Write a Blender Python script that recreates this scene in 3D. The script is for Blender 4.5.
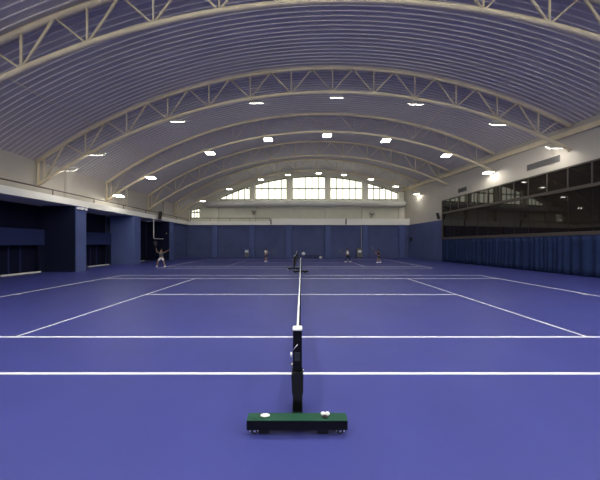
import bpy, bmesh, math, random
from mathutils import Vector, Matrix
random.seed(7)
S = bpy.context.scene
C = S.collection
PI = math.pi
for o in list(bpy.data.objects):
    bpy.data.objects.remove(o)

# ---------------------------------------------------------------- camera, world, exposure
F = 217.0            # focal length in pixels of the 600 px wide frame
H = 2.08             # eye height
cd = bpy.data.cameras.new('camera'); cam = bpy.data.objects.new('camera', cd); C.objects.link(cam)
cam.location = (0, 0, H); cam.rotation_euler = (PI/2, 0, 0)
cd.sensor_width = 36; cd.lens = 36*F/600
cd.shift_x = -1.3/600; cd.shift_y = 4.0/600
cd.clip_start = 0.05; cd.clip_end = 200
S.camera = cam
w = bpy.data.worlds.new('world'); S.world = w; w.use_nodes = True
w.node_tree.nodes['Background'].inputs[0].default_value = (0.75, 0.82, 0.95, 1)
w.node_tree.nodes['Background'].inputs[1].default_value = 1.0
S.view_settings.view_transform = 'Standard'; S.view_settings.look = 'None'
S.view_settings.gamma = 1; S.view_settings.use_curve_mapping = False
S.view_settings.exposure = 2.52
LAMP = 40.0          # emission of the lit lamp faces
WIN = 1.3            # brightness of the daylit frosted panes and the added rear ones

# ---------------------------------------------------------------- materials
def lin(c):
    return tuple(((v/255)/12.92 if v/255 <= .04045 else ((v/255+.055)/1.055)**2.4) for v in c) + (1,)

def mat(name, rgb, rough=.6, metal=0, noise=0, scale=4, spec=.5, emit=0, bump=0, coat=0):
    m = bpy.data.materials.new(name); m.use_nodes = True
    nt = m.node_tree; b = nt.nodes['Principled BSDF']
    c = lin(rgb)
    b.inputs['Base Color'].default_value = c
    b.inputs['Roughness'].default_value = rough
    b.inputs['Metallic'].default_value = metal
    b.inputs['Specular IOR Level'].default_value = spec
    if emit:
        b.inputs['Emission Color'].default_value = c
        b.inputs['Emission Strength'].default_value = emit
    if noise or bump:
        tc = nt.nodes.new('ShaderNodeTexCoord')
        n = nt.nodes.new('ShaderNodeTexNoise'); n.inputs['Scale'].default_value = scale
        n.inputs['Detail'].default_value = 5
        nt.links.new(tc.outputs['Object'], n.inputs['Vector'])
        if noise:
            r = nt.nodes.new('ShaderNodeValToRGB')
            r.color_ramp.elements[0].position = .3; r.color_ramp.elements[1].position = .7
            r.color_ramp.elements[0].color = tuple(v*(1-noise) for v in c[:3])+(1,)
            r.color_ramp.elements[1].color = tuple(min(1, v*(1+noise)) for v in c[:3])+(1,)
            nt.links.new(n.outputs['Fac'], r.inputs['Fac'])
            nt.links.new(r.outputs['Color'], b.inputs['Base Color'])
        if bump:
            bp = nt.nodes.new('ShaderNodeBump'); bp.inputs['Strength'].default_value = bump
            bp.inputs['Distance'].default_value = .01
            nt.links.new(n.outputs['Fac'], bp.inputs['Height'])
            nt.links.new(bp.outputs['Normal'], b.inputs['Normal'])
    return m

M = dict(
    court=mat('court_acrylic', (60, 65, 136), .42, noise=.06, scale=1.3, spec=.5, bump=.05),
    line=mat('line_paint', (244, 244, 252), .5),
    blue=mat('blue_wall_cloth', (82, 91, 134), .8, noise=.08, scale=.8, spec=.2),
    pier=mat('blue_padding', (84, 97, 148), .7, noise=.06, scale=1.1, spec=.3),
    recess=mat('shaded_blue_cloth', (22, 27, 52), .85, spec=.15),  # wall blue darkened so the bay shade is in the colour
    band=mat('half_shaded_blue_cloth', (46, 54, 98), .85, spec=.15),  # bay shade painted in here too, less strongly
    curtain=mat('blue_curtain_cloth', (33, 47, 84), .85, noise=.08, scale=2, spec=.15),
    white=mat('white_plaster', (192, 186, 178), .8, noise=.04, scale=.7, spec=.2),
    endplaster=mat('pale_end_plaster', (222, 220, 208), .8, noise=.04, scale=.7, spec=.2),
    whitepaint=mat('white_paint', (242, 240, 236), .5),
    roof=mat('profiled_steel_roof', (192, 186, 188), .5, noise=.05, scale=.5, spec=.4),
    rib_highlight=mat('roof_rib_highlight', (220, 215, 214), .45, spec=.4),  # paler than the deck: edge highlight of the ribs put into the colour
    truss=mat('cream_painted_steel', (226, 212, 182), .45, noise=.06, scale=2),
    rail=mat('brown_painted_steel', (92, 76, 74), .5),
    duct=mat('duct_sheet', (205, 205, 200), .5, noise=.04, scale=1),
    grille=mat('grey_grille', (112, 110, 112), .6),
    grilled=mat('grey_grille_dark', (62, 60, 64), .6),
    wframe=mat('window_frame_grey', (84, 78, 68), .5),
    dframe=mat('dark_frame', (74, 66, 62), .45),
    black=mat('black_plastic', (7, 7, 9), .6),
    blackmetal=mat('black_steel', (5, 6, 9), .5, spec=.3),
    green=mat('dark_green_steel', (30, 74, 58), .38, noise=.1, scale=6),
    chrome=mat('chrome', (225, 225, 228), .18, metal=1),
    capw=mat('white_plastic', (240, 240, 240), .35),
    rubber=mat('wheel_rubber', (30, 30, 32), .6),
    net=mat('net_cord', (12, 14, 22), .8, spec=.1),
    tape=mat('white_canvas', (222, 226, 232), .7),
    grey=mat('grey_box_paint', (104, 106, 116), .6),
    label=mat('grey_label', (44, 50, 54), .6),
    skin=mat('skin', (160, 122, 102), .55),
    hair=mat('dark_hair', (26, 20, 18), .6),
    lips=mat('lips', (150, 80, 72), .5),
    shirtw=mat('white_sport_cloth', (232, 234, 238), .8),
    shirtg=mat('grey_sport_cloth', (86, 92, 98), .8),
    shirtd=mat('dark_sport_cloth', (22, 26, 34), .8),
    ball=mat('tennis_ball_felt', (214, 226, 110), .9),
    lamp=mat('lit_lamp_face', (255, 252, 242), .5, emit=LAMP),
    casing=mat('lamp_casing', (200, 196, 186), .5),
    lampdim=mat('dim_lamp_face', (255, 250, 236), .5, emit=LAMP*.2),
    pane=mat('added_rear_pane', (248, 250, 230), .4, emit=WIN),  # only for the unseen rear windows, added as a light source
    paneend=mat('end_wall_frosted_pane', (248, 250, 226), .4, emit=WIN*.24),
)
g = bpy.data.materials.new('dark_tinted_glass'); g.use_nodes = True
b = g.node_tree.nodes['Principled BSDF']
b.inputs['Base Color'].default_value = lin((30, 25, 22)); b.inputs['Roughness'].default_value = .03
b.inputs['IOR'].default_value = 1.6
M['glass'] = g

# ---------------------------------------------------------------- helpers
class MB:
    def __init__(s): s.bm = bmesh.new()
    def box(s, x0, x1, y0, y1, z0, z1, bev=0):
        bm = s.bm
        v = [bm.verts.new((x, y, z)) for x in (x0, x1) for y in (y0, y1) for z in (z0, z1)]
        f = [bm.faces.new([v[i] for i in q]) for q in ((0,1,3,2),(4,6,7,5),(0,4,5,1),(2,3,7,6),(0,2,6,4),(1,5,7,3))]
        if bev:
            es = list({e for q in f for e in q.edges})
            bmesh.ops.bevel(bm, geom=es, offset=bev, segments=2, affect='EDGES', clamp_overlap=True)
        return s
    def obox(s, c, ax, ay, az, bev=0):
        """box from a centre and three half-axis vectors"""
        bm = s.bm; c = Vector(c); ax, ay, az = Vector(ax), Vector(ay), Vector(az)
        v = [bm.verts.new(c + ax*i + ay*j + az*k) for i in (-1, 1) for j in (-1, 1) for k in (-1, 1)]
        f = [bm.faces.new([v[i] for i in q]) for q in ((0,1,3,2),(4,6,7,5),(0,4,5,1),(2,3,7,6),(0,2,6,4),(1,5,7,3))]
        if bev:
            es = list({e for q in f for e in q.edges})
            bmesh.ops.bevel(bm, geom=es, offset=bev, segments=2, affect='EDGES', clamp_overlap=True)
        return s
    def tube(s, pts, r, n=8, cap=True, closed=False, ry=None):
        bm = s.bm; pts = [Vector(p) for p in pts]; rings = []
        rr = r if isinstance(r, (list, tuple)) else [r]*len(pts)
        up = None
        for i, p in enumerate(pts):
            a = pts[i-1] if (i > 0 or closed) else p
            c = pts[(i+1) % len(pts)] if (i < len(pts)-1 or closed) else p
            t = (c-a).normalized()
            if up is None:
                ref = Vector((0, 0, 1)) if abs(t.z) < .9 else Vector((1, 0, 0))
                up = (ref - t*ref.dot(t)).normalized()
            else:
                up = (up - t*up.dot(t)).normalized()
            sd = t.cross(up)
            rings.append([bm.verts.new(p + (up*math.cos(2*PI*k/n) + sd*math.sin(2*PI*k/n))*rr[i]) for k in range(n)])
        m = len(rings)
        for i in range(m if closed else m-1):
            A, B = rings[i], rings[(i+1) % m]
            for k in range(n):
                bm.faces.new((A[k], A[(k+1) % n], B[(k+1) % n], B[k]))
        if cap and not closed:
            bm.faces.new(rings[0]); bm.faces.new(rings[-1])
        return s
    def ball(s, c, r, sc=(1, 1, 1), seg=16, ring=10):
        mt = Matrix.Translation(Vector(c)) @ Matrix.Diagonal((sc[0], sc[1], sc[2], 1))
        bmesh.ops.create_uvsphere(s.bm, u_segments=seg, v_segments=ring, radius=r, matrix=mt); return s
    def prism(s, pts, d):
        """polygon pts extruded by vector d"""
        bm = s.bm; d = Vector(d)
        A = [bm.verts.new(Vector(p)) for p in pts]; B = [bm.verts.new(Vector(p)+d) for p in pts]
        bm.faces.new(A); bm.faces.new(B[::-1]); n = len(A)
        for i in range(n): bm.faces.new((A[i], A[(i+1) % n], B[(i+1) % n], B[i]))
        return s
    def build(s, name, m, parent=None, smooth=False):
        bmesh.ops.recalc_face_normals(s.bm, faces=s.bm.faces)
        me = bpy.data.meshes.new(name); s.bm.to_mesh(me); s.bm.free()
        me.materials.append(m)
        if smooth:
            for p in me.polygons: p.use_smooth = True
        o = bpy.data.objects.new(name, me); C.objects.link(o); o.parent = parent
        return o

def tag(o, label=None, cat=None, group=None, kind=None):
    if label: o['label'] = label
    if cat: o['category'] = cat
    if group: o['group'] = group
    if kind: o['kind'] = kind
    return o
def thing(name, label, cat, loc=(0, 0, 0), group=None, rz=0):
    o = bpy.data.objects.new(name, None); C.objects.link(o)
    o.location = loc; o.rotation_euler = (0, 0, rz); o.empty_display_size = .2
    return tag(o, label, cat, group)
def copy_tree(o, parent=None):
    c = o.copy(); C.objects.link(c); c.parent = parent
    for ch in [k for k in C.objects if k.parent == o]:
        copy_tree(ch, c)
    return c
def at(px, D): return (px-301.3)*D/F
def zat(py, D): return H + (244-py)*D/F

# ---------------------------------------------------------------- dimensions
YB, YF, YU = -6.0, 33.0, 34.5        # wall behind, blue end wall, white upper end wall
XP, XW, XU = -16.85, -17.4, -17.8    # pier faces, blue left wall, white upper left wall
XREC = -19.2
XC, R, ZT, ZB = 2.1, 34.5, 13.9, 12.3
def XR(y): return 19.53 - .0978*y
def arc(x, top): return top - R + math.sqrt(R*R - (x-XC)**2)

# ---------------------------------------------------------------- floor and lines
fl = MB().box(-20.4, 20.6, YB, YU+.2, -.2, 0).build('floor', M['court'])
tag(fl, 'blue acrylic tennis court floor with white painted lines', 'floor', kind='structure')
def court(y0, xc):
    def L(x0, x1, a, c): MB().box(x0+xc, x1+xc, y0+a, y0+c, 0, .004).build('court_line', M['line'], fl)
    hl, t = 11.885, .05
    for a in (0, 1.37, 9.6, 10.97-t): L(-hl, hl, a, a+t)              # sidelines
    for sx in (-1, 1):
        xb = sx*hl; L(min(xb, xb-sx*.08), max(xb, xb-sx*.08), t, 10.97-t)   # baselines
        xs = sx*6.4; L(xs-.025, xs+.025, 1.42, 9.6)                   # service lines
        L(min(xb-sx*.08, xb-sx*.3), max(xb-sx*.08, xb-sx*.3), 5.46, 5.51)       # centre marks
    L(-6.375, 6.375, 5.46, 5.51)
court(3.46, 0); court(18.65, -.59)

# ---------------------------------------------------------------- roof deck
def roof():
    bm = bmesh.new(); n = 72; x0, x1 = XU-.25, 20.9
    xs = [x0 + (x1-x0)*i/n for i in range(n+1)]
    prof = []; y = YB
    while y < YU+.3:
        prof += [(y, 0), (y+.2, 0), (y+.21, -.035), (y+.235, -.035)]; y += .245
    rows = [[bm.verts.new((x, yy, arc(x, ZT+.16)+dz)) for x in xs] for yy, dz in prof]
    for a in range(len(rows)-1):
        for i in range(n): bm.faces.new((rows[a][i], rows[a][i+1], rows[a+1][i+1], rows[a+1][i]))
    me = bpy.data.meshes.new('ceiling'); bm.to_mesh(me); bm.free(); me.materials.append(M['roof']); me.materials.append(M['rib_highlight'])
    for p in me.polygons: p.material_index = 1 if (p.index//n) % 4 in (1, 2, 3) else 0
    o = bpy.data.objects.new('ceiling', me); C.objects.link(o)
    so = o.modifiers.new('thick', 'SOLIDIFY'); so.thickness = .06; so.offset = 1
    return tag(o, 'arched grey profiled steel roof deck', 'ceiling', kind='structure')
roof()

# ---------------------------------------------------------------- walls
wf = MB().box(XW, XR(YF), YF, YF+.2, 0, 4.95).build('wall_far', M['blue'])
tag(wf, 'dark blue end wall behind the far court', 'wall', kind='structure')
PIL = [214.8, 252, 289, 328, 365, 402]
for p in PIL:
    x = at(p, YF-.25)
    MB().box(x-.4, x+.4, YF-.28, YF, 0, 4.95).build('pilaster', M['pier'], wf)
ww = MB()
ww.prism([(XU-.2, YU, 4.8)] + [(17.3, YU, 4.8)] + [(x, YU, arc(x, ZT+.1)) for x in [17.3-(17.3-XU+.2)*i/40 for i in range(41)]], (0, .2, 0))
wu = ww.build('wall_end', M['endplaster']); tag(wu, 'white upper end wall with the arched windows', 'wall', kind='structure')
for p in PIL + [177.6]:
    x = at(p, 33.9)
    if x > XU: MB().box(x-.42, x+.42, YU-.55, YU, 5.0, arc(x, ZB+.75)).build('column', M['endplaster'], wu)
MB().box(XU, XR(YF), YF+.01, YU, 4.95, 5.1).build('balcony_slab', M['endplaster'], wu)
MB().box(XU, XR(YF), YU-.32, YU, 8.75, 9.0).build('sill_beam', M['endplaster'], wu)
# parapets
MB().box(XP-.1, at(270.5, YF), YF-.35, YF-.2, 4.95, 5.5).box(at(270.5, YF), XR(YF), YF-.35, YF-.2, 4.95, 5.88)\
    .build('trim_1', M['whitepaint']).__setitem__('kind', 'structure')
bpy.data.objects['trim_1']['label'] = 'white balcony edge above the blue end wall'
tl = MB().box(XP-.22, XP-.06, YB, YF-.2, 4.95, 5.42).box(-20.3, XP-.22, YB, YF+.2, 4.95, 5.1).build('trim_2', M['whitepaint'])
tag(tl, 'white balcony edge above the blue side bays', 'trim', kind='structure')

# left side: piers, recesses with openings
def pier(y0, y1, n):
    return MB().box(XREC-.1, XP, y0, y1, 0, 4.95)
wl = MB().box(XW-.2, XW, 28.6, YF+.2, 0, 4.95).build('wall_left', M['blue'])
tag(wl, 'blue left wall with three padded piers and dark recesses', 'wall', kind='structure')
PY = [(-1.0, -.2), (4.8, 5.6), (10.5, 11.3), (16.25, 17.0), (21.9, 22.75), (27.8, 28.65)]
for a, c in PY: pier(a, c, 0).build('pier', M['pier'], wl)
edges = [(YB, -1.0)] + [(PY[i][1], PY[i+1][0]) for i in range(5)]
for i, (a, c) in enumerate(edges):
    m = MB()
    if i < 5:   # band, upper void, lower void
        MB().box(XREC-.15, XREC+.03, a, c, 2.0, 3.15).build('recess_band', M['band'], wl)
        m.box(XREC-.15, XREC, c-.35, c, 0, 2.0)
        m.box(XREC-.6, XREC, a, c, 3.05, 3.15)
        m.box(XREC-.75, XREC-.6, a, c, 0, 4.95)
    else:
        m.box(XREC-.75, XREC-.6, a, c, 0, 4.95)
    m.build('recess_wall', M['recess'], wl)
    if i < 5:
        k = MB()
        yy = a+.2
        while yy < c-.5:
            k.box(XREC-.6, XREC-.55, yy, yy+.07, 0, 1.95); yy += .62
        k.build('recess_batten', M['band'], wl)
        MB().box(XREC+.03, XREC+.13, a+(c-a)*.5, c-.35, 0, .1).build('threshold', M['whitepaint'], wl)
MB().box(XREC-.1, XREC, 25.8, 26.6, 0, .1).build('threshold', M['whitepaint'], wl)
for y_ in (16.25, 27.8): MB().box(XREC-.58, XP-.06, y_-.05, y_-.005, .03, 4.9).build('shade_panel', M['recess'], wl)  # near-black panels painting the shade on two pier sides
MB().box(-20.4, -20.2, YB, YF+.2, 0, 5.1).build('recess_back', M['blue'], wl)
wul = MB().prism([(XU, YB, 5.05), (XU, YU+.2, 5.05), (XU, YU+.2, arc(XU, ZT+.12)), (XU, YB, arc(XU, ZT+.12))], (-.2, 0, 0)).build('wall_left_upper', M['white'])
tag(wul, 'white upper left wall under the roof', 'wall', kind='structure')
for yy in (5.2, 10.9, 16.6, 22.3, 28.2):
    MB().box(XU, XU+.22, yy-.35, yy+.35, 5.1, 7.65).build('column', M['white'], wul)

# right side
YG = 26.1
def rw(y0, y1, z0, z1, t0=0, t1=.2):
    """slab on the slightly skewed right wall plane, t = depth behind the plane"""
    return [(XR(y0)+t0, y0, z0), (XR(y1)+t0, y1, z0), (XR(y1)+t0, y1, z1), (XR(y0)+t0, y0, z1)]
def rslab(mb, y0, y1, z0, z1, t0=0, t1=.2):
    return mb.prism(rw(y0, y1, z0, z1, t0), (t1-t0, 0, 0))
wr = rslab(MB(), YG, YF+.1, 0, 4.98).build('wall_right', M['blue'])
tag(wr, 'blue right wall near the far corner', 'wall', kind='structure')
m = MB()
m.prism([(XR(YB), YB, 7.32), (XR(YU+.1), YU+.1, 7.32)] + [(XR(y), y, arc(XR(y), ZT+.12)) for y in (YU+.1, 24, 14, 4, YB)], (.2, 0, 0))
rslab(m, YG, YU+.1, 4.98, 7.32)
wru = m.build('wall_right_upper', M['white']); tag(wru, 'white upper right wall under the roof', 'wall', kind='structure')
rslab(MB(), YB, YG, 0, 7.32, .55, .75).build('lounge_back', M['black'], wru)
m = MB()
for (z0, z1) in ((9.62, 9.8), (10.02, 10.16)):
    pass
m.prism([(XR(y)-.28, y, arc(XR(y), ZT)-.55) for y in (YB, YU-.1)] + [(XR(y)-.28, y, arc(XR(y), ZT)-.22) for y in (YU-.1, YB)], (.26, 0, 0))
eb = m.build('eave_beam', M['truss'], wru)
# back wall behind the camera
wb = MB().box(-20.4, XR(YB)+.2, YB-.2, YB, 0, 5).build('wall_back', M['blue']); tag(wb, 'blue wall behind the camera', 'wall', kind='structure')
MB().prism([(XU-.2, YB-.2, 5), (20.3, YB-.2, 5)] + [(x, YB-.2, arc(x, ZT+.1)) for x in [20.3-(20.3-XU+.2)*i/40 for i in range(41)]], (0, .2, 0)).build('upper_panel', M['white'], wb)

# ---------------------------------------------------------------- arched windows of the end wall
def window(n, p0, p1, z0, topf, cols, label, transom=None):
    y = YU-.06
    x0, x1 = at(p0, y), at(p1, y)
    root = bpy.data.objects.new('window_%d' % n, None); C.objects.link(root); root.location = ((x0+x1)/2, y, z0)
    tag(root, label, 'window', kind='structure')
    cx = (x0+x1)/2
    def P(x, z, d=0): return (x-cx, d, z-z0)
    xs = [x0+(x1-x0)*i/cols for i in range(cols+1)]
    pn = MB()
    pn.prism([P(x0, z0), P(x1, z0)] + [P(x, topf(x)) for x in xs[::-1]], (0, .03, 0))
    pn.build('pane', M['paneend'], root)
    f = MB(); t = .06
    for i, x in enumerate(xs):
        f.prism([P(x-t, z0, -.08), P(x+t, z0, -.08), P(x+t, topf(x), -.08), P(x-t, topf(x), -.08)], (0, .07, 0))
    for i in range(cols):
        a, c = xs[i], xs[i+1]
        f.prism([P(a, topf(a)-.07, -.08), P(c, topf(c)-.07, -.08), P(c, topf(c)+.07, -.08), P(a, topf(a)+.07, -.08)], (0, .07, 0))
    f.box(x0-cx-t, x1-cx+t, -.08, -.01, -.06, .08)
    if transom:
        xa = x0
        while topf(xa) < transom+.1 and xa < x1: xa += .1
        xb = x1
        while topf(xb) < transom+.1 and xb > xa: xb -= .1
        if xb > xa: f.box(xa-cx, xb-cx, -.08, -.01, transom-z0-.09, transom-z0+.09)
    f.build('window_frame', M['wframe'], root)
topf = lambda x: max(9.25, arc(x, 12.72))
window(1, 221, 250.5, 9.12, topf, 5, 'arched window group at left end, sloping down to a point', 10.85)
window(2, 255.5, 288, 9.12, topf, 5, 'second arched window group from the left, slanted top', 10.85)
window(3, 292.5, 325, 9.12, topf, 5, 'middle and tallest window group of the end wall', 10.85)
window(4, 330, 362, 9.12, topf, 5, 'window group right of the middle one', 10.85)
window(5, 367.5, 397.5, 9.12, topf, 5, 'arched window group at right end with slanted top', 10.85)
window(6, 191.5, 200, 6.2, lambda x: 7.5+.25*(x+17), 3, 'small lone window low at the left corner of the end wall', 7.1)

for i, (p0, p1) in enumerate(((221, 250.5), (255.5, 288), (292.5, 325), (330, 362), (367.5, 397.5))):  # unseen rear windows, added to brighten the near roof and trusses
    x0, x1 = at(p0, YU), at(p1, YU)
    root = bpy.data.objects.new('window_%d' % (8+i), None); C.objects.link(root); root.location = ((x0+x1)/2, YB+.02, 9.12)  # added unseen rear window
    tag(root, 'unseen arched window added behind the camera to light the roof', 'window', kind='structure')
    cx = (x0+x1)/2; xs = [x0+(x1-x0)*k/5 for k in range(6)]
    MB().prism([(x0-cx, 0, 0), (x1-cx, 0, 0)] + [(x-cx, 0, topf(x)-9.12) for x in xs[::-1]], (0, .03, 0)).build('pane', M['pane'], root)  # glowing pane of the added rear window
    f = MB()
    for x in xs: f.box(x-cx-.05, x-cx+.05, .03, .1, 0, topf(x)-9.12)
    f.box(x0-cx, x1-cx, .03, .1, -.06, .08); f.build('window_frame', M['wframe'], root)

# ---------------------------------------------------------------- lounge glazing on the right
gl = bpy.data.objects.new('window_7', None); C.objects.link(gl)
tag(gl, 'long band of dark tinted lounge windows above the blue curtain', 'window', kind='structure')
ZG0, ZG1, ZR = 2.78, 7.3, 5.78
ys = [YG, 24.9, 23.8, 22.65, 21.55, 20.45, 19.3, 18.15, 17.1, 15.9, 14.75]
while ys[-1] > -4: ys.append(ys[-1]-1.15)
for i in range(len(ys)-1):
    for z0, z1 in ((ZG0+.1, ZR-.1), (ZR+.1, ZG1-.05)):
        rslab(MB(), ys[i+1], ys[i], z0, z1, .06, .09).build('pane', M['glass'], gl)
m = MB()
for y in ys:
    w_ = .05 if y != YG else .09
    rslab(m, y-w_/2, y+w_/2, ZR, ZG1, 0, .1)
m.build('mullion', M['dframe'], gl)
m = MB()
for y in ys[1:]: rslab(m, y-.012, y+.012, ZG0, ZR, .05, .1)
m.build('glazing_joint', M['black'], gl)
rslab(MB(), ys[-1], YG, ZR-.11, ZR+.11, -.05, .1).build('frame_rail', M['dframe'], gl)
rslab(MB(), ys[-1], YG, ZG1-.07, ZG1+.03, -.03, .1).build('frame_head', M['dframe'], gl)
rslab(MB(), ys[-1], YG+.05, ZG0-.12, ZG0+.12, -.12, .1).build('frame_sill', M['dframe'], gl)
rslab(MB(), YG-.03, YG+.09, ZG0, ZG1, -.04, .1).build('frame_jamb', M['dframe'], gl)

# curtain below
def curtain():
    bm = bmesh.new(); rows = []; y = YG-.05; ph = 0
    cols = []
    while y > ys[-1]:
        a = .06*math.sin(ph) + .035*math.sin(ph*.37+1.3) + random.uniform(-.006, .006)
        cols.append((y, a)); y -= .035; ph += .62 + .25*math.sin(y*1.7)
    for z in (2.64, 2.2, 1.3, .5, .02):
        k = .6 + .4*(2.64-z)/2.6
        rows.append([bm.verts.new((XR(y)+.02-.12+a*k, y, z)) for y, a in cols])
    for r in range(4):
        for i in range(len(cols)-1): bm.faces.new((rows[r][i], rows[r][i+1], rows[r+1][i+1], rows[r+1][i]))
    me = bpy.data.meshes.new('curtain'); bm.to_mesh(me); bm.free(); me.materials.append(M['curtain'])
    for p in me.polygons: p.use_smooth = True
    o = bpy.data.objects.new('curtain', me); C.objects.link(o)
    so = o.modifiers.new('thick', 'SOLIDIFY'); so.thickness = .004
    return tag(o, 'long pleated blue curtain hanging below the dark lounge windows', 'curtain')
curtain()
rslab(MB(), YB, YG, 0, 2.7, .14, .3).build('lower_wall', M['blue'], wr)

# ---------------------------------------------------------------- air grilles
def grille(p0, p1, z0, z1, label):
    def yy(p): return 19.53/((p-301.3)/F+.0978)
    a, c = yy(p1), yy(p0)
    t = thing('air_grille', label, 'vent', ((XR(a)+XR(c))/2, (a+c)/2, z0), 'air grilles on the right upper wall')
    ox, oy = t.location.x, t.location.y
    def sl(mb, y0, y1, q0, q1, t0, t1):
        return mb.prism([(XR(y)+t0-ox, y-oy, q) for y, q in ((y0, q0), (y1, q0), (y1, q1), (y0, q1))], (t1-t0, 0, 0))
    f = MB(); sl(f, a, c, 0, .05, -.06, 0); sl(f, a, c, z1-z0-.05, z1-z0, -.06, 0)
    sl(f, a, a+.05, 0, z1-z0, -.06, 0); sl(f, c-.05, c, 0, z1-z0, -.06, 0)
    f.build('frame', M['grille'], t)
    s_ = MB(); n = 6
    for i in range(n):
        q = .06+(z1-z0-.12)*(i+.25)/n; sl(s_, a+.05, c-.05, q, q+.03, -.045, -.015)
    s_.build('louvre', M['grille'], t)
    k = MB(); sl(k, a, c, 0, z1-z0, -.012, 0); k.build('backing', M['grilled'], t)
grille(527.5, 560, 7.84, 8.3, 'long grey air grille high above the right end of the lounge windows')
grille(458.5, 466.5, 7.66, 8.1, 'short grey air grille above the far end of the lounge windows')

# ---------------------------------------------------------------- roof trusses
def truss(y, label, rs=.045):
    t = thing('roof_truss', label, 'roof truss', (XC, y, ZB), 'arched steel roof trusses')
    xl, xr = XU, XR(y)-.02
    def P(x, top, dy=0): return (x-XC, dy, arc(x, top)-ZB)
    N = 56
    MB().tube([P(xl+(xr-xl)*i/N, ZT) for i in range(N+1)], .105, 10).build('top_chord', M['truss'], t, True)
    MB().tube([P(xl+(xr-xl)*i/N, ZB) for i in range(N+1)], .10, 10).build('bottom_chord', M['truss'], t, True)
    p = 2.77; k = math.ceil((xl-XC)/p)
    def st(a, ta, c, tc, r=rs):
        MB().tube([P(a, ta), P(c, tc)], r, 6).build('web_strut', M['truss'], t, True)
    while XC+k*p < xr:
        x = XC+k*p
        st(x, ZB, x, ZT)
        if x-p/2 > xl: st(x, ZB, x-p/2, ZT)
        if x+p/2 < xr: st(x, ZB, x+p/2, ZT)
        k += 1
    MB().tube([P(xl+.1, ZB), P(xl+.1, ZT)], .06, 8).build('end_post', M['truss'], t, True)
    return t
TY = [9.1, 14.6, 19.75, 25.1, 30.3]
truss(4.1, 'cream arched truss straight above the camera, out of the picture')
truss(-1.1, 'cream arched truss behind the camera, out of the picture')
truss(TY[0], 'cream arched truss nearest the camera, running overhead at the top edge')
truss(TY[1], 'large cream arched truss with open web crossing above the near court')
truss(TY[2], 'cream arched truss carrying the row of brightest lamps', .02)
truss(TY[3], 'arched truss just beyond the row of brightest lamps, without lamps')
truss(TY[4], 'smallest and farthest arched truss, in front of the end windows')

def rod(x, ztop, y0, y1, label, r=.022):
    z = arc(x, ztop)
    tag(MB().tube([(x, y0, z), (x, y1, z)], r, 6).build('tie_rod', M['truss'], None, True), label, 'tie rod', 'tie rods between the trusses')
rod(-13.9, ZT-.0, TY[0], TY[2], 'long thin tie rod under the roof at left, from nearest truss to lamp truss')
rod(-12.8, ZB, TY[1], TY[2], 'thin tie rod between lower chords at left')
rod(9.8, ZB, TY[1], TY[2], 'thin tie rod between lower chords at right')

# ---------------------------------------------------------------- lamps
def lamp_proto(tilt, name='ceiling_lamp', wd=1.0, dp=.42, face='lamp'):
    """flat rectangular high-bay lamp, lit face down, turned by tilt about the X axis"""
    t = thing(name, 'x', 'ceiling lamp')
    rot = Matrix.Rotation(tilt, 4, 'X')
    def mb_box(x0, x1, y0, y1, z0, z1, bev=0):
        m = MB(); m.box(x0, x1, y0, y1, z0, z1, bev); bmesh.ops.transform(m.bm, matrix=Matrix.Translation((0, 0, -.24)) @ rot, verts=m.bm.verts); return m
    mb_box(-wd/2, wd/2, -dp/2, dp/2, 0, .06, .012).build('casing', M['casing'], t)
    mb_box(-wd/2+.04, wd/2-.04, -dp/2+.04, dp/2-.04, -.012, -.0005).build('diffuser', M[face], t)
    m = MB()
    m.tube([(-wd*.3, 0, 0), (-wd*.3, 0, -.2)], .015, 6).tube([(wd*.3, 0, 0), (wd*.3, 0, -.2)], .015, 6)
    m.box(-wd*.33, wd*.33, -.03, .03, -.02, .01)
    m.build('bracket', M['casing'], t)
    return t
X8 = [-15.6, -13.7, -8.3, -3.0, 2.35, 7.7, 13.2, 17.0]
ORD = ['leftmost', 'second from the left', 'third from the left', 'fourth from the left', 'fourth from the right',
       'third from the right', 'second from the right', 'rightmost']
def build_rows():
    def one_row(y, xs, tilt, names, group, wd, dp, face='lamp'):
        proto = lamp_proto(tilt, wd=wd, dp=dp, face=face)
        for i, x in enumerate(xs):
            o = proto if i == 0 else copy_tree(proto)
            if face == 'lamp' and y > 10 and i in (0, len(xs)-1):      # the end lamps by the walls are weaker
                for k in [q for q in C.objects if q.parent == o and q.name.startswith('diffuser')]:
                    k.data = k.data.copy(); k.data.materials[0] = M['lampdim']
            o.location = (x, y, arc(x, ZB)-.11); o['label'] = names[i]; o['group'] = group
    for y_, wh in ((4.1, 'above the camera'), (-1.1, 'behind the camera')):  # rows out of view, added to light the near half of the hall
        one_row(y_, X8[2:], math.radians(-8), ['added unseen lamp on the truss %s, %s of six' % (wh, q) for q in
            ('leftmost', 'second from the left', 'third from the left', 'third from the right', 'second from the right', 'rightmost')],
            'added lamps on the truss ' + wh, 1.0, .5)
    one_row(TY[1], X8, math.radians(40),
            ['thin white lamp tilted away on the large near truss, %s of eight' % s for s in ORD], 'tilted lamps on the large near truss', .95, .42)
    one_row(TY[2], [-16.6]+X8[1:], math.radians(-8),
            ['brightly lit lamp under the second visible truss, %s of eight' % s for s in ORD], 'bright lamps in the main row', .8, .5)
    px = [202.5, 229, 261, 288, 319, 344, 371, 396, 416]
    O9 = ['leftmost', 'second from the left', 'third from the left', 'fourth from the left', 'middle one', 'fourth from the right',
          'third from the right', 'second from the right', 'rightmost']
    one_row(TY[4], [at(p, TY[4]) for p in px], math.radians(8),
            ['small lamp on the farthest truss before the windows, %s of nine' % s for s in O9], 'lamps on the farthest truss', .75, .35)
build_rows()

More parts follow.
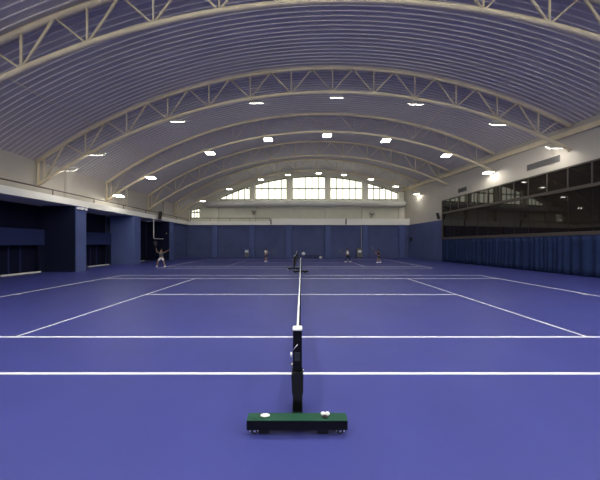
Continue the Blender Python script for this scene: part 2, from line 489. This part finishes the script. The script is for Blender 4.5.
# ---------------------------------------------------------------- duct, rails
m = MB(); x0, x1 = at(203, 33.2), 16.05
pts = [(x0, 0), (x0+.15, .35), (x0+.5, .5), (x1-.5, .5), (x1-.15, .38), (x1, .0)]
m.tube([(x, 33.25, 8.27) for x, r in pts], [max(r, .02) for x, r in pts], 20)
tag(m.build('air_duct', M['duct'], None, True), 'long round white air duct running below the arched windows', 'air duct')

def guard(name, pts, z0, z1, label, step=2.9):
    t = thing(name, label, 'railing', (pts[0][0], pts[0][1], z0), 'balcony guard rails')
    o = Vector((pts[0][0], pts[0][1], z0))
    a, c = Vector((*pts[0], z1))-o, Vector((*pts[1], z1))-o
    MB().tube([a, c], .045, 8).build('handrail', M['rail'], t, True)
    n = int((c-a).length/step)
    for i in range(n+1):
        p = a.lerp(c, i/max(n, 1)); MB().tube([(p.x, p.y, 0), (p.x, p.y, p.z)], .03, 6).build('rail_post', M['rail'], t, True)
guard('guard_rail', [(XP-.12, YB+.2), (XP-.12, YF-.5)], 5.42, 5.78, 'brown guard rail along the left balcony edge')
guard('guard_rail', [(XP+.1, YF-.28), (at(270, YF), YF-.28)], 5.5, 5.98, 'brown guard rail on the end balcony, left part')
for p, lb in ((271, 'left'), (346, 'right')):
    x = at(p, YF-.45)
    t = thing('floodlight', 'small narrow black floodlight on the end balcony edge, the %s one' % lb, 'floodlight', (x, YF-.36, 5.0), 'black floodlights on the balcony edge')
    MB().box(-.07, .07, -.16, -.04, .0, .85, .02).build('housing', M['black'], t)
    MB().tube([(0, 0, .5), (0, -.1, .5)], .03, 6).build('bracket', M['black'], t)

def fan(x, z, r, lb):
    t = thing('wall_fan', lb, 'fan', (x, YU-.6, z), 'wall fans on the end wall columns')
    m = MB()
    for q in (1, .66, .33):
        m.tube([(r*q*math.cos(a*PI/12), -.25-.06*(1-q), r*q*math.sin(a*PI/12)) for a in range(24)], .014, 5, closed=True)
    for a in range(12): m.tube([(0, -.31, 0), (r*math.cos(a*PI/6), -.25, r*math.sin(a*PI/6))], .008, 4)
    m.build('guard', M['grille'], t)
    m = MB()
    for a in range(3):
        q = a*2*PI/3+.4
        m.obox((r*.5*math.cos(q), -.2, r*.5*math.sin(q)), (r*.38*math.cos(q), 0, r*.38*math.sin(q)), (-.06*math.sin(q), .03, .06*math.cos(q)), (0, .006, 0))
    m.build('blade', M['grilled'], t)
    MB().tube([(0, .0, -.1), (0, -.1, -.05), (0, -.2, 0)], .05, 8).build('arm', M['grille'], t)
fan(at(371.5, 33.9), zat(215, 33.9), .5, 'grey wire wall fan on the fifth white column, right half')
fan(at(254, 33.9), zat(212.5, 33.9), .38, 'smaller grey wire wall fan on a white column, left half')

# hanging speaker, pipe, small wall devices
def speaker(loc, rz, tilt, lb, s=1):
    t = thing('loudspeaker', lb, 'loudspeaker', loc, 'black loudspeakers', rz)
    m = MB().box(-.14*s, .14*s, -.12*s, .12*s, -.42*s, .42*s, .02); bmesh.ops.rotate(m.bm, matrix=Matrix.Rotation(tilt, 3, 'Y'), verts=m.bm.verts)
    m.build('cabinet', M['black'], t)
    m = MB().box(-.12*s, .12*s, -.13*s, -.12*s, -.39*s, .39*s); bmesh.ops.rotate(m.bm, matrix=Matrix.Rotation(tilt, 3, 'Y'), verts=m.bm.verts)
    m.build('grille_cloth', M['grilled'], t)
    MB().tube([(0, .1*s, 0), (-.25*s if tilt > 0 else .25*s, .12*s, 0)], .03, 6).build('bracket', M['black'], t)
speaker((at(157, 25.6)+.36, 25.6, zat(215.5, 25.6)), 0, .12, 'black loudspeaker mounted on the left balcony rail', 1.1)
speaker((at(439.5, 26.3)-.1, 26.4, zat(216, 26.4)), 0, -.25, 'black loudspeaker at the far end of the lounge windows', .95)
x = XP+.02
p = MB().tube([(x, 24.75, 5.0), (x, 24.75, 2.78), (x, 24.8, 2.72), (x, 24.85, 2.7), (x, 26.5, 2.7)], .035, 8).build('hanging_pipe', M['whitepaint'], None, True)
tag(p, 'thin white L-shaped pipe hanging before the third dark bay', 'pipe')
t = thing('emergency_light', 'row of three small white lamp boxes atop the nearest blue pier', 'emergency light', (XP, 16.62, 4.78))
MB().box(0, .04, -.36, .36, -.03, .03).build('mounting_bar', M['whitepaint'], t)
for k in (-.27, 0, .27): MB().box(.04, .16, k-.07, k+.07, -.09, .09, .01).build('lamp_box', M['capw'], t)
t = thing('junction_box', 'small black box on the blue wall in the far right corner', 'wall box', (XR(32.2)-.03, 32.2, 2.8))
MB().box(-.2, -.0, -.16, .16, -.25, .25, .02).build('housing', M['black'], t)
MB().box(-.215, -.2, -.1, .1, -.15, .15).build('cover', M['grilled'], t)

# grey cabinets by the end wall
def cabinet(px, y, lb, conduit):
    x = at(px, y)
    t = thing('court_cabinet', lb, 'cabinet', (x, y, 0), 'grey cabinets by the end wall')
    MB().box(-.42, .42, -.2, .2, .12, 1.5, .03).build('body', M['grey'] if conduit else M['pier'], t)
    MB().box(-.3, .3, -.215, -.2, .2, .68, .005).build('lower_door', M['grille'], t)
    MB().box(-.25, .25, -.225, -.2, .82, 1.18, .02).build('white_panel', M['capw'], t)
    MB().box(-.36, -.28, -.15, .15, 0, .12).box(.28, .36, -.15, .15, 0, .12).build('foot', M['black'], t)
    if conduit: MB().tube([(.34, .12, 1.5), (.34, .12, 4.7)], .035, 6).build('conduit', M['duct'], t)
cabinet(247, 32.2, 'grey cabinet with white panel at the end wall, left one without conduit', False)
cabinet(359.3, 32.2, 'grey cabinet with white panel at the end wall, right one with conduit above', True)

# bench with two bags
t = thing('bench', 'low black bench before the middle of the blue end wall', 'bench', (at(313, 31.6), 31.6, 0))
MB().box(-1.2, 1.2, -.2, .2, .38, .44, .01).build('seat', M['black'], t)
for sx in (-1, -.35, .35, 1):
    MB().tube([(sx, -.16, 0), (sx, -.16, .38)], .025, 6).tube([(sx, .16, 0), (sx, .16, .38)], .025, 6).build('leg', M['black'], t)
MB().box(-1.2, 1.2, -.02, .02, .16, .2).build('stretcher', M['black'], t)
for px, z, sc, lb in ((303.4, .44, 1.25, 'larger white sports bag on the left end of the black bench'), (320.6, 0, 1.0, 'white sports bag on the floor before the right end of the bench')):
    yy = 31.6 if z else 31.05
    t = thing('sports_bag', lb, 'bag', (at(px, yy), yy, z))
    MB().ball((0, 0, .17*sc), .2*sc, (1.15, .85, .85)).build('body', M['shirtw'], t, True)
    MB().tube([(-.14*sc, 0, .3*sc), (-.07*sc, 0, .42*sc), (.07*sc, 0, .42*sc), (.14*sc, 0, .3*sc)], .02, 6).build('handle', M['grille'], t, True)

# ---------------------------------------------------------------- tennis net on wheeled stands
def make_net():
    L = 12.8
    t = thing('tennis_net', 'black net with white tape on the near court, held by wheeled post stands', 'tennis net', (-.045, 2.56, 0), 'tennis nets')
    def top(y): u = abs(y-L/2)/(L/2); return .914 + .156*u
    def stand(y, s):            # s = -1 outer side towards the camera
        d = s
        def bx(x0, x1, a, c, z0, z1, bev=0, mb=None):
            return (mb or MB()).box(x0, x1, min(y+d*a, y+d*c), max(y+d*a, y+d*c), z0, z1, bev)
        st = bx(-.545, .545, .224, .114, .072, .174, .004).build('stand_beam', M['blackmetal'], t)
        bx(-.545, .545, .222, .116, .174, .178).build('top_plate', M['green'], st)
        bx(-.06, .06, .114, -.3, .06, .14).build('foot_arm', M['blackmetal'], st)
        for sx in (-1, 1):
            yy = y+d*.17; cx = sx*.47
            MB().tube([(cx, yy-.014, .036), (cx, yy+.014, .036)], .036, 20).build('wheel', M['rubber'], st)
            MB().tube([(cx, yy-.02, .036), (cx, yy+.02, .036)], .018, 14).build('hub', M['chrome'], st)
            MB().tube([(cx+.042*math.cos(q), yy+d*.024, .036+.034*math.sin(q)) for q in [PI*k/8 for k in range(9)]], .006, 6)\
                .tube([(cx+.042*math.cos(q), yy-d*.024, .036+.034*math.sin(q)) for q in [PI*k/8 for k in range(9)]], .006, 6).build('fork', M['capw'], st, True)
        yy = y+d*.165
        MB().ball((-.355, yy, .19), .05, (1.05, .5, .28), 20, 12).build('white_cap', M['capw'], st, True)
        for q in (.285, .335): MB().ball((q, yy+.012, .2), .025, (1.05, .8, .75)).build('knob', M['capw'], st, True)
        MB().ball((.305, yy-.012, .184), .034, (1, .6, .4)).build('knob_base', M['black'], st, True)
        w2 = MB(); bx(-.42, -.3, .2, .13, .02, .072, mb=w2); bx(.22, .34, .2, .13, .02, .072, mb=w2); w2.build('under_block', M['black'], st)
    def post(y, s):
        p = MB().box(-.052, .052, y-.05, y+.05, .14, 1.075, .006).build('post', M['blackmetal'], t)
        MB().box(-.056, .056, y-.054, y+.054, 1.075, 1.1, .008).build('post_cap', M['capw'], p)
        m = MB()
        ya, yb = (y-.07, y+.07)
        m.prism([(-.05, ya, .6), (.05, ya, .6), (.07, ya, .57), (.066, ya, .38), (.045, ya, .28), (-.045, ya, .28), (-.062, ya, .38), (-.07, ya, .57)], (0, yb-ya, 0))
        m.build('padding', M['black'], p)
        f = y-.052 if s < 0 else y+.052
        m = MB(); k = -.012*s*-1
        m.box(-.035, .028, min(f, f+s*.006), max(f, f+s*.006), .73, .83).build('rating_plate', M['label'], p)
        # crank
        m = MB().tube([(.0, f, .93), (0, f+s*.03, .93), (-.04, f+s*.035, .88), (-.068, f+s*.035, .85)], .006, 8)
        m.build('crank_arm', M['chrome'], p, True)
        MB().tube([(-.07, f+s*.03, .845), (-.072, f+s*.03, .79)], .012, 10).build('crank_grip', M['capw'], p, True)
        MB().tube([(-.052, f, .705), (-.08, f+s*.01, .68)], .012, 10).tube([(-.052, f, .665), (-.075, f+s*.01, .675)], .008, 8).build('cleat', M['chrome'], p, True)
        m = MB()
        for q in ((.07, .615), (-.065, .615), (.066, .43), (.056, .33), (.06, .38)): m.ball((q[0], f, q[1]), .007, seg=8, ring=6)
        m.build('bolt', M['chrome'], p, True)
    post(0, -1); stand(0, -1); post(L, 1); stand(L, 1)
    y0, y1 = .06, L-.06
    m = MB()
    n = int((y1-y0)/.055)
    for i in range(n+1):
        y = y0+(y1-y0)*i/n
        m.box(-.0015, .0015, y-.0015, y+.0015, .02, top(y)-.05)
    for k in range(19):
        q = k/18
        m.prism([(-.0015, y0, .03+q*(top(y0)-.1)), (.0015, y0, .03+q*(top(y0)-.1)), (.0015, y0, .033+q*(top(y0)-.1)), (-.0015, y0, .033+q*(top(y0)-.1))], (0, L/2-y0, q*(top(L/2)-top(y0))))
        m.prism([(-.0015, L/2, .03+q*(top(L/2)-.1)), (.0015, L/2, .03+q*(top(L/2)-.1)), (.0015, L/2, .033+q*(top(L/2)-.1)), (-.0015, L/2, .033+q*(top(L/2)-.1))], (0, L/2-y0, q*(top(y0)-top(L/2))))
    m.build('net_mesh', M['net'], t)
    m = MB(); N = 16
    for i in range(N):
        a, c = y0+(y1-y0)*i/N, y0+(y1-y0)*(i+1)/N
        m.prism([(-.014, a, top(a)-.06), (.014, a, top(a)-.06), (.014, a, top(a)), (-.014, a, top(a))], (0, c-a, top(c)-top(a)))
    m.build('net_tape', M['tape'], t)
    m = MB(); m.prism([(.015, y0, top(y0)-.12), (.036, y0, top(y0)-.12), (.036, y0, top(y0)-.02), (.015, y0, top(y0)-.02)], (0, L/2-y0, top(L/2)-top(y0)))
    m.prism([(.015, L/2, top(L/2)-.12), (.036, L/2, top(L/2)-.12), (.036, L/2, top(L/2)-.02), (.015, L/2, top(L/2)-.02)], (0, L/2-y0, top(y0)-top(L/2))).build('net_side_strip', M['net'], t)  # plain black strip beside the tape, full length of the net
    MB().box(-.016, .016, L/2-.025, L/2+.025, .0, .92).build('centre_strap', M['tape'], t)
    return t
net = make_net()
n2 = copy_tree(net); n2.location = (-.59, 17.75, 0)
n2['label'] = 'black net with white tape on the far court, beyond the near one'

# ---------------------------------------------------------------- people
def skin_mesh(verts, edges, root=0, sub=2):
    bm = bmesh.new(); lay = bm.verts.layers.skin.verify(); vs = []
    for i, (p, r) in enumerate(verts):
        v = bm.verts.new(p); vs.append(v)
        r = r if isinstance(r, tuple) else (r, r)
        v[lay].radius = r; v[lay].use_root = (i == root)
    for a, c in edges: bm.edges.new((vs[a], vs[c]))
    me = bpy.data.meshes.new('tmp'); bm.to_mesh(me); bm.free()
    o = bpy.data.objects.new('tmp', me); C.objects.link(o)
    o.modifiers.new('s', 'SKIN').use_smooth_shade = True
    sb = o.modifiers.new('u', 'SUBSURF'); sb.levels = sb.render_levels = sub
    dg = bpy.context.evaluated_depsgraph_get()
    out = bpy.data.meshes.new_from_object(o.evaluated_get(dg))
    bpy.data.objects.remove(o); bpy.data.meshes.remove(me)
    return out
def as_obj(me, name, m, parent, extra=None):
    if extra:
        bm = bmesh.new(); bm.from_mesh(me); extra(bm); bm.to_mesh(me); bm.free()
    me.materials.clear(); me.materials.append(m)
    for p in me.polygons: p.use_smooth = True; p.material_index = 0
    o = bpy.data.objects.new(name, me); C.objects.link(o); o.parent = parent; return o

def person(loc, J, face, top, bottom, shoes, label, long_legs=False, sleeves=.55):
    """J: joint positions (x right, y away from camera, z up) relative to the feet centre; face: heading vector"""
    t = thing('person', label, 'person', loc)
    V = {k: Vector(v) for k, v in J.items()}
    hd, ch, pv = V['head'], V['chest'], V['pelvis']
    nk = ch.lerp(hd, .42); sp = pv.lerp(ch, .5)
    verts = [(pv, (.135, .105)), (sp, (.125, .095)), (ch, (.15, .105)), (nk, .055), (hd-Vector((0, 0, .05)), (.07, .075)), (hd+Vector((0, 0, .05)), (.085, .09))]
    edges = [(0, 1), (1, 2), (2, 3), (3, 4), (4, 5)]
    def chain(start, pts):
        prev = start
        for p, r in pts:
            verts.append((p, r)); edges.append((prev, len(verts)-1)); prev = len(verts)-1
        return prev
    for s in 'LR':
        sh, el, wr_, hnd = V['sh'+s], V['el'+s], V['wr'+s], V['ha'+s]
        chain(2, [(sh, .058), (sh.lerp(el, .5), .047), (el, .038), (el.lerp(wr_, .4), .036), (wr_, .025), (hnd, (.036, .022))])
        hp, kn, an = V['hi'+s], V['kn'+s], V['an'+s]
        toe = an + Vector(face).normalized()*.15 + Vector((0, 0, -.05))
        chain(0, [(hp, .085), (hp.lerp(kn, .5), .07), (kn, .052), (kn.lerp(an, .35), .052), (an, .034), (toe, (.036, .025))])
    fc = Vector(face).normalized(); sd = fc.cross(Vector((0, 0, 1))).normalized()
    def extra(bm):
        for s in 'LR':
            wr_, hnd = V['wr'+s], V['ha'+s]
            d = (hnd-wr_).normalized(); q = d.cross(fc)
            q = q.normalized() if q.length > .1 else d.cross(Vector((0, 0, 1))).normalized()
            nrm = d.cross(q).normalized()
            m = MB(); m.bm.free(); m.bm = bm
            for i, ln in enumerate((.065, .078, .073, .058)):
                b0 = hnd + q*(i-1.5)*.019 + d*.005
                m.tube([b0, b0+d*ln*.5+nrm*.006, b0+d*ln*.8+nrm*.03], [.0095, .009, .0075], 6)
            b0 = hnd - d*.03 + q*.032
            m.tube([b0, b0+q*.025+d*.02, b0+q*.03+d*.045+nrm*.01], [.011, .010, .008], 6)
        m = MB(); m.bm.free(); m.bm = bm
        m.ball(hd+fc*.088-Vector((0, 0, .01)), .016, (1, 1, 1.4), 8, 6)                       # nose
        for k in (-1, 1):
            m.ball(hd+sd*k*.082, .026, (.5, .8, 1.2), 8, 6)                                  # ears
    body = as_obj(skin_mesh(verts, edges), 'body', M['skin'], t, extra)
    m = MB()
    for k in (-1, 1): m.ball(hd+fc*.078+sd*k*.032+Vector((0, 0, .015)), .011, seg=8, ring=6)
    m.build('eyes', M['hair'], t, True)
    MB().ball(hd+fc*.08-Vector((0, 0, .05)), .018, (1.1, 1.1, .4), 8, 6).build('mouth', M['lips'], t, True)
    MB().ball(hd-fc*.022+Vector((0, 0, .055)), .105, (.93, .93, .85)).build('hair', M['hair'], t, True)
    # shirt
    verts = [(pv+Vector((0, 0, -.02)), (.15, .12)), (sp, (.145, .115)), (ch, (.165, .125)), (nk-(hd-ch)*.1, .065)]
    edges = [(0, 1), (1, 2), (2, 3)]
    for s in 'LR':
        sh, el = V['sh'+s], V['el'+s]
        chain(2, [(sh, .072), (sh.lerp(el, sleeves), .062)])
    as_obj(skin_mesh(verts, edges), 'shirt', top, t)
    verts = [(pv+Vector((0, 0, .04)), (.145, .118)), (pv-Vector((0, 0, .03)), (.15, .12))]; edges = [(0, 1)]
    for s in 'LR':
        hp, kn, an = V['hi'+s], V['kn'+s], V['an'+s]
        if long_legs: chain(1, [(hp, .1), (hp.lerp(kn, .5), .088), (kn, .068), (kn.lerp(an, .5), .062), (kn.lerp(an, .92), .055)])
        else: chain(1, [(hp, .105), (hp.lerp(kn, .45), .098), (hp.lerp(kn, .75), .095)])
    as_obj(skin_mesh(verts, edges), 'trousers' if long_legs else 'shorts', bottom, t)
    for s in 'LR':
        an = V['an'+s]
        m = MB(); m.tube([an-fc*.06-Vector((0, 0, .03)), an+fc*.04-Vector((0, 0, .03)), an+fc*.19-Vector((0, 0, .045))], [.05, .052, .034], 10)
        m.build('shoe', shoes, t, True)
    return t
def racket(hand, d, up, label):
    """handle starts in the hand and runs along d; up spans the head's plane"""
    t = thing('tennis_racket', label, 'racket', hand, 'tennis rackets')
    d = Vector(d).normalized(); u = Vector(up); u = (u-d*u.dot(d)).normalized()
    MB().tube([-d*.06, d*.14], .017, 8).build('grip', M['black'], t, True)
    c = d*.48; m = MB()
    m.tube([c+d*.165*math.cos(a*PI/12)+u*.13*math.sin(a*PI/12) for a in range(24)], .012, 6, closed=True)
    m.tube([d*.14, d*.22, c-d*.12+u*.09], .008, 6).tube([d*.22, c-d*.12-u*.09], .008, 6)
    m.build('frame', M['grille'], t, True)
    m = MB()
    for i in range(-5, 6):
        q = i/6; l = math.sqrt(1-q*q)
        m.tube([c+u*.13*q-d*.165*l, c+u*.13*q+d*.165*l], .0015, 4, False).tube([c+d*.165*q-u*.13*l, c+d*.165*q+u*.13*l], .0015, 4, False)
    m.build('strings', M['grille'], t)

# left player, facing the camera with both arms raised
Y1 = 19.9; X1 = at(161.2, Y1)
J = dict(head=(0, 0, 1.52), chest=(0, 0, 1.22), pelvis=(0, .02, .84),
         shL=(-.19, 0, 1.29), elL=(-.36, 0, 1.32), wrL=(-.43, -.03, 1.56), haL=(-.44, -.03, 1.65),
         shR=(.19, 0, 1.29), elR=(.42, 0, 1.36), wrR=(.63, -.03, 1.49), haR=(.71, -.03, 1.53),
         hiL=(-.1, .02, .8), knL=(-.27, -.06, .45), anL=(-.37, 0, .08), hiR=(.1, .02, .8), knR=(.26, -.06, .45), anR=(.37, 0, .08))
person((X1, Y1, 0), J, (0, -1, 0), M['shirtg'], M['shirtw'], M['capw'], 'person in grey shirt and white shorts with both arms raised, at the left wall')
racket((X1-.44, Y1-.05, 1.68), (-.05, -.1, 1), (1, 0, 0), 'racket held up by the player in white shorts at left')
b_ = MB().ball((0, 0, 0), .034).build('tennis_ball', M['ball'], None, True); b_.location = (at(166.6, Y1), Y1, zat(233.4, Y1))
tag(b_, 'tennis ball in the air above the left player', 'ball')

Y2 = 25.6; X2 = at(265.8, Y2)
J = dict(head=(.02, 0, 1.44), chest=(.04, 0, 1.16), pelvis=(-.02, 0, .82),
         shL=(-.08, -.14, 1.24), elL=(.02, -.28, 1.0), wrL=(.22, -.22, .98), haL=(.3, -.18, 1.0),
         shR=(.1, .17, 1.24), elR=(.24, .2, 1.02), wrR=(.42, .05, 1.05), haR=(.5, .02, 1.08),
         hiL=(-.04, -.1, .79), knL=(.04, -.16, .44), anL=(-.1, -.18, .08), hiR=(-.02, .1, .79), knR=(.06, .16, .44), anR=(-.04, .2, .08))
person((X2, Y2, 0), J, (1, -.2, 0), M['shirtw'], M['shirtd'], M['capw'], 'person in white shirt and dark shorts turned right with racket out, left of the net')
racket((X2+.53, Y2-.02, 1.09), (1, -.1, .35), (0, .3, 1), 'racket held out to the right by the player in white shirt and shorts')

Y3 = 25.0; X3 = at(347.5, Y3)
J = dict(head=(.02, 0, 1.45), chest=(.05, 0, 1.14), pelvis=(0, 0, .8),
         shL=(-.08, -.15, 1.22), elL=(-.22, -.24, 1.0), wrL=(-.4, -.16, 1.02), haL=(-.48, -.12, 1.04),
         shR=(.13, .16, 1.22), elR=(.2, .2, .96), wrR=(-.04, .12, .92), haR=(-.12, .08, .93),
         hiL=(-.06, -.08, .77), knL=(-.22, -.12, .42), anL=(-.2, -.12, .08), hiR=(.08, .08, .77), knR=(.22, .1, .44), anR=(.38, .12, .08))
person((X3, Y3, 0), J, (-1, -.2, 0), M['shirtw'], M['shirtd'], M['capw'], 'person in white shirt and dark trousers striding left, right of the net', long_legs=True)
racket((X3-.51, Y3-.12, 1.05), (-1, -.1, .45), (0, .3, 1), 'racket held out to the left by the striding player in dark trousers')

Y4 = 24.2; X4 = at(378.5, Y4)
J = dict(head=(-.06, 0, 1.34), chest=(-.02, 0, 1.06), pelvis=(.1, 0, .76),
         shL=(-.14, -.14, 1.13), elL=(-.3, -.22, .98), wrL=(-.42, -.16, 1.1), haL=(-.48, -.12, 1.16),
         shR=(.06, .16, 1.13), elR=(-.08, .24, .94), wrR=(-.28, .16, 1.0), haR=(-.36, .12, 1.04),
         hiL=(.06, -.09, .73), knL=(-.14, -.14, .42), anL=(-.1, -.14, .08), hiR=(.14, .09, .73), knR=(.14, .12, .4), anR=(.3, .14, .08))
person((X4, Y4, 0), J, (-1, -.2, 0), M['shirtd'], M['shirtd'], M['capw'], 'person in dark shirt and shorts crouching to the left, rightmost player')
racket((X4-.5, Y4-.12, 1.2), (-.5, -.1, 1), (1, .3, 0), 'racket held up by the dark-clothed crouching player')
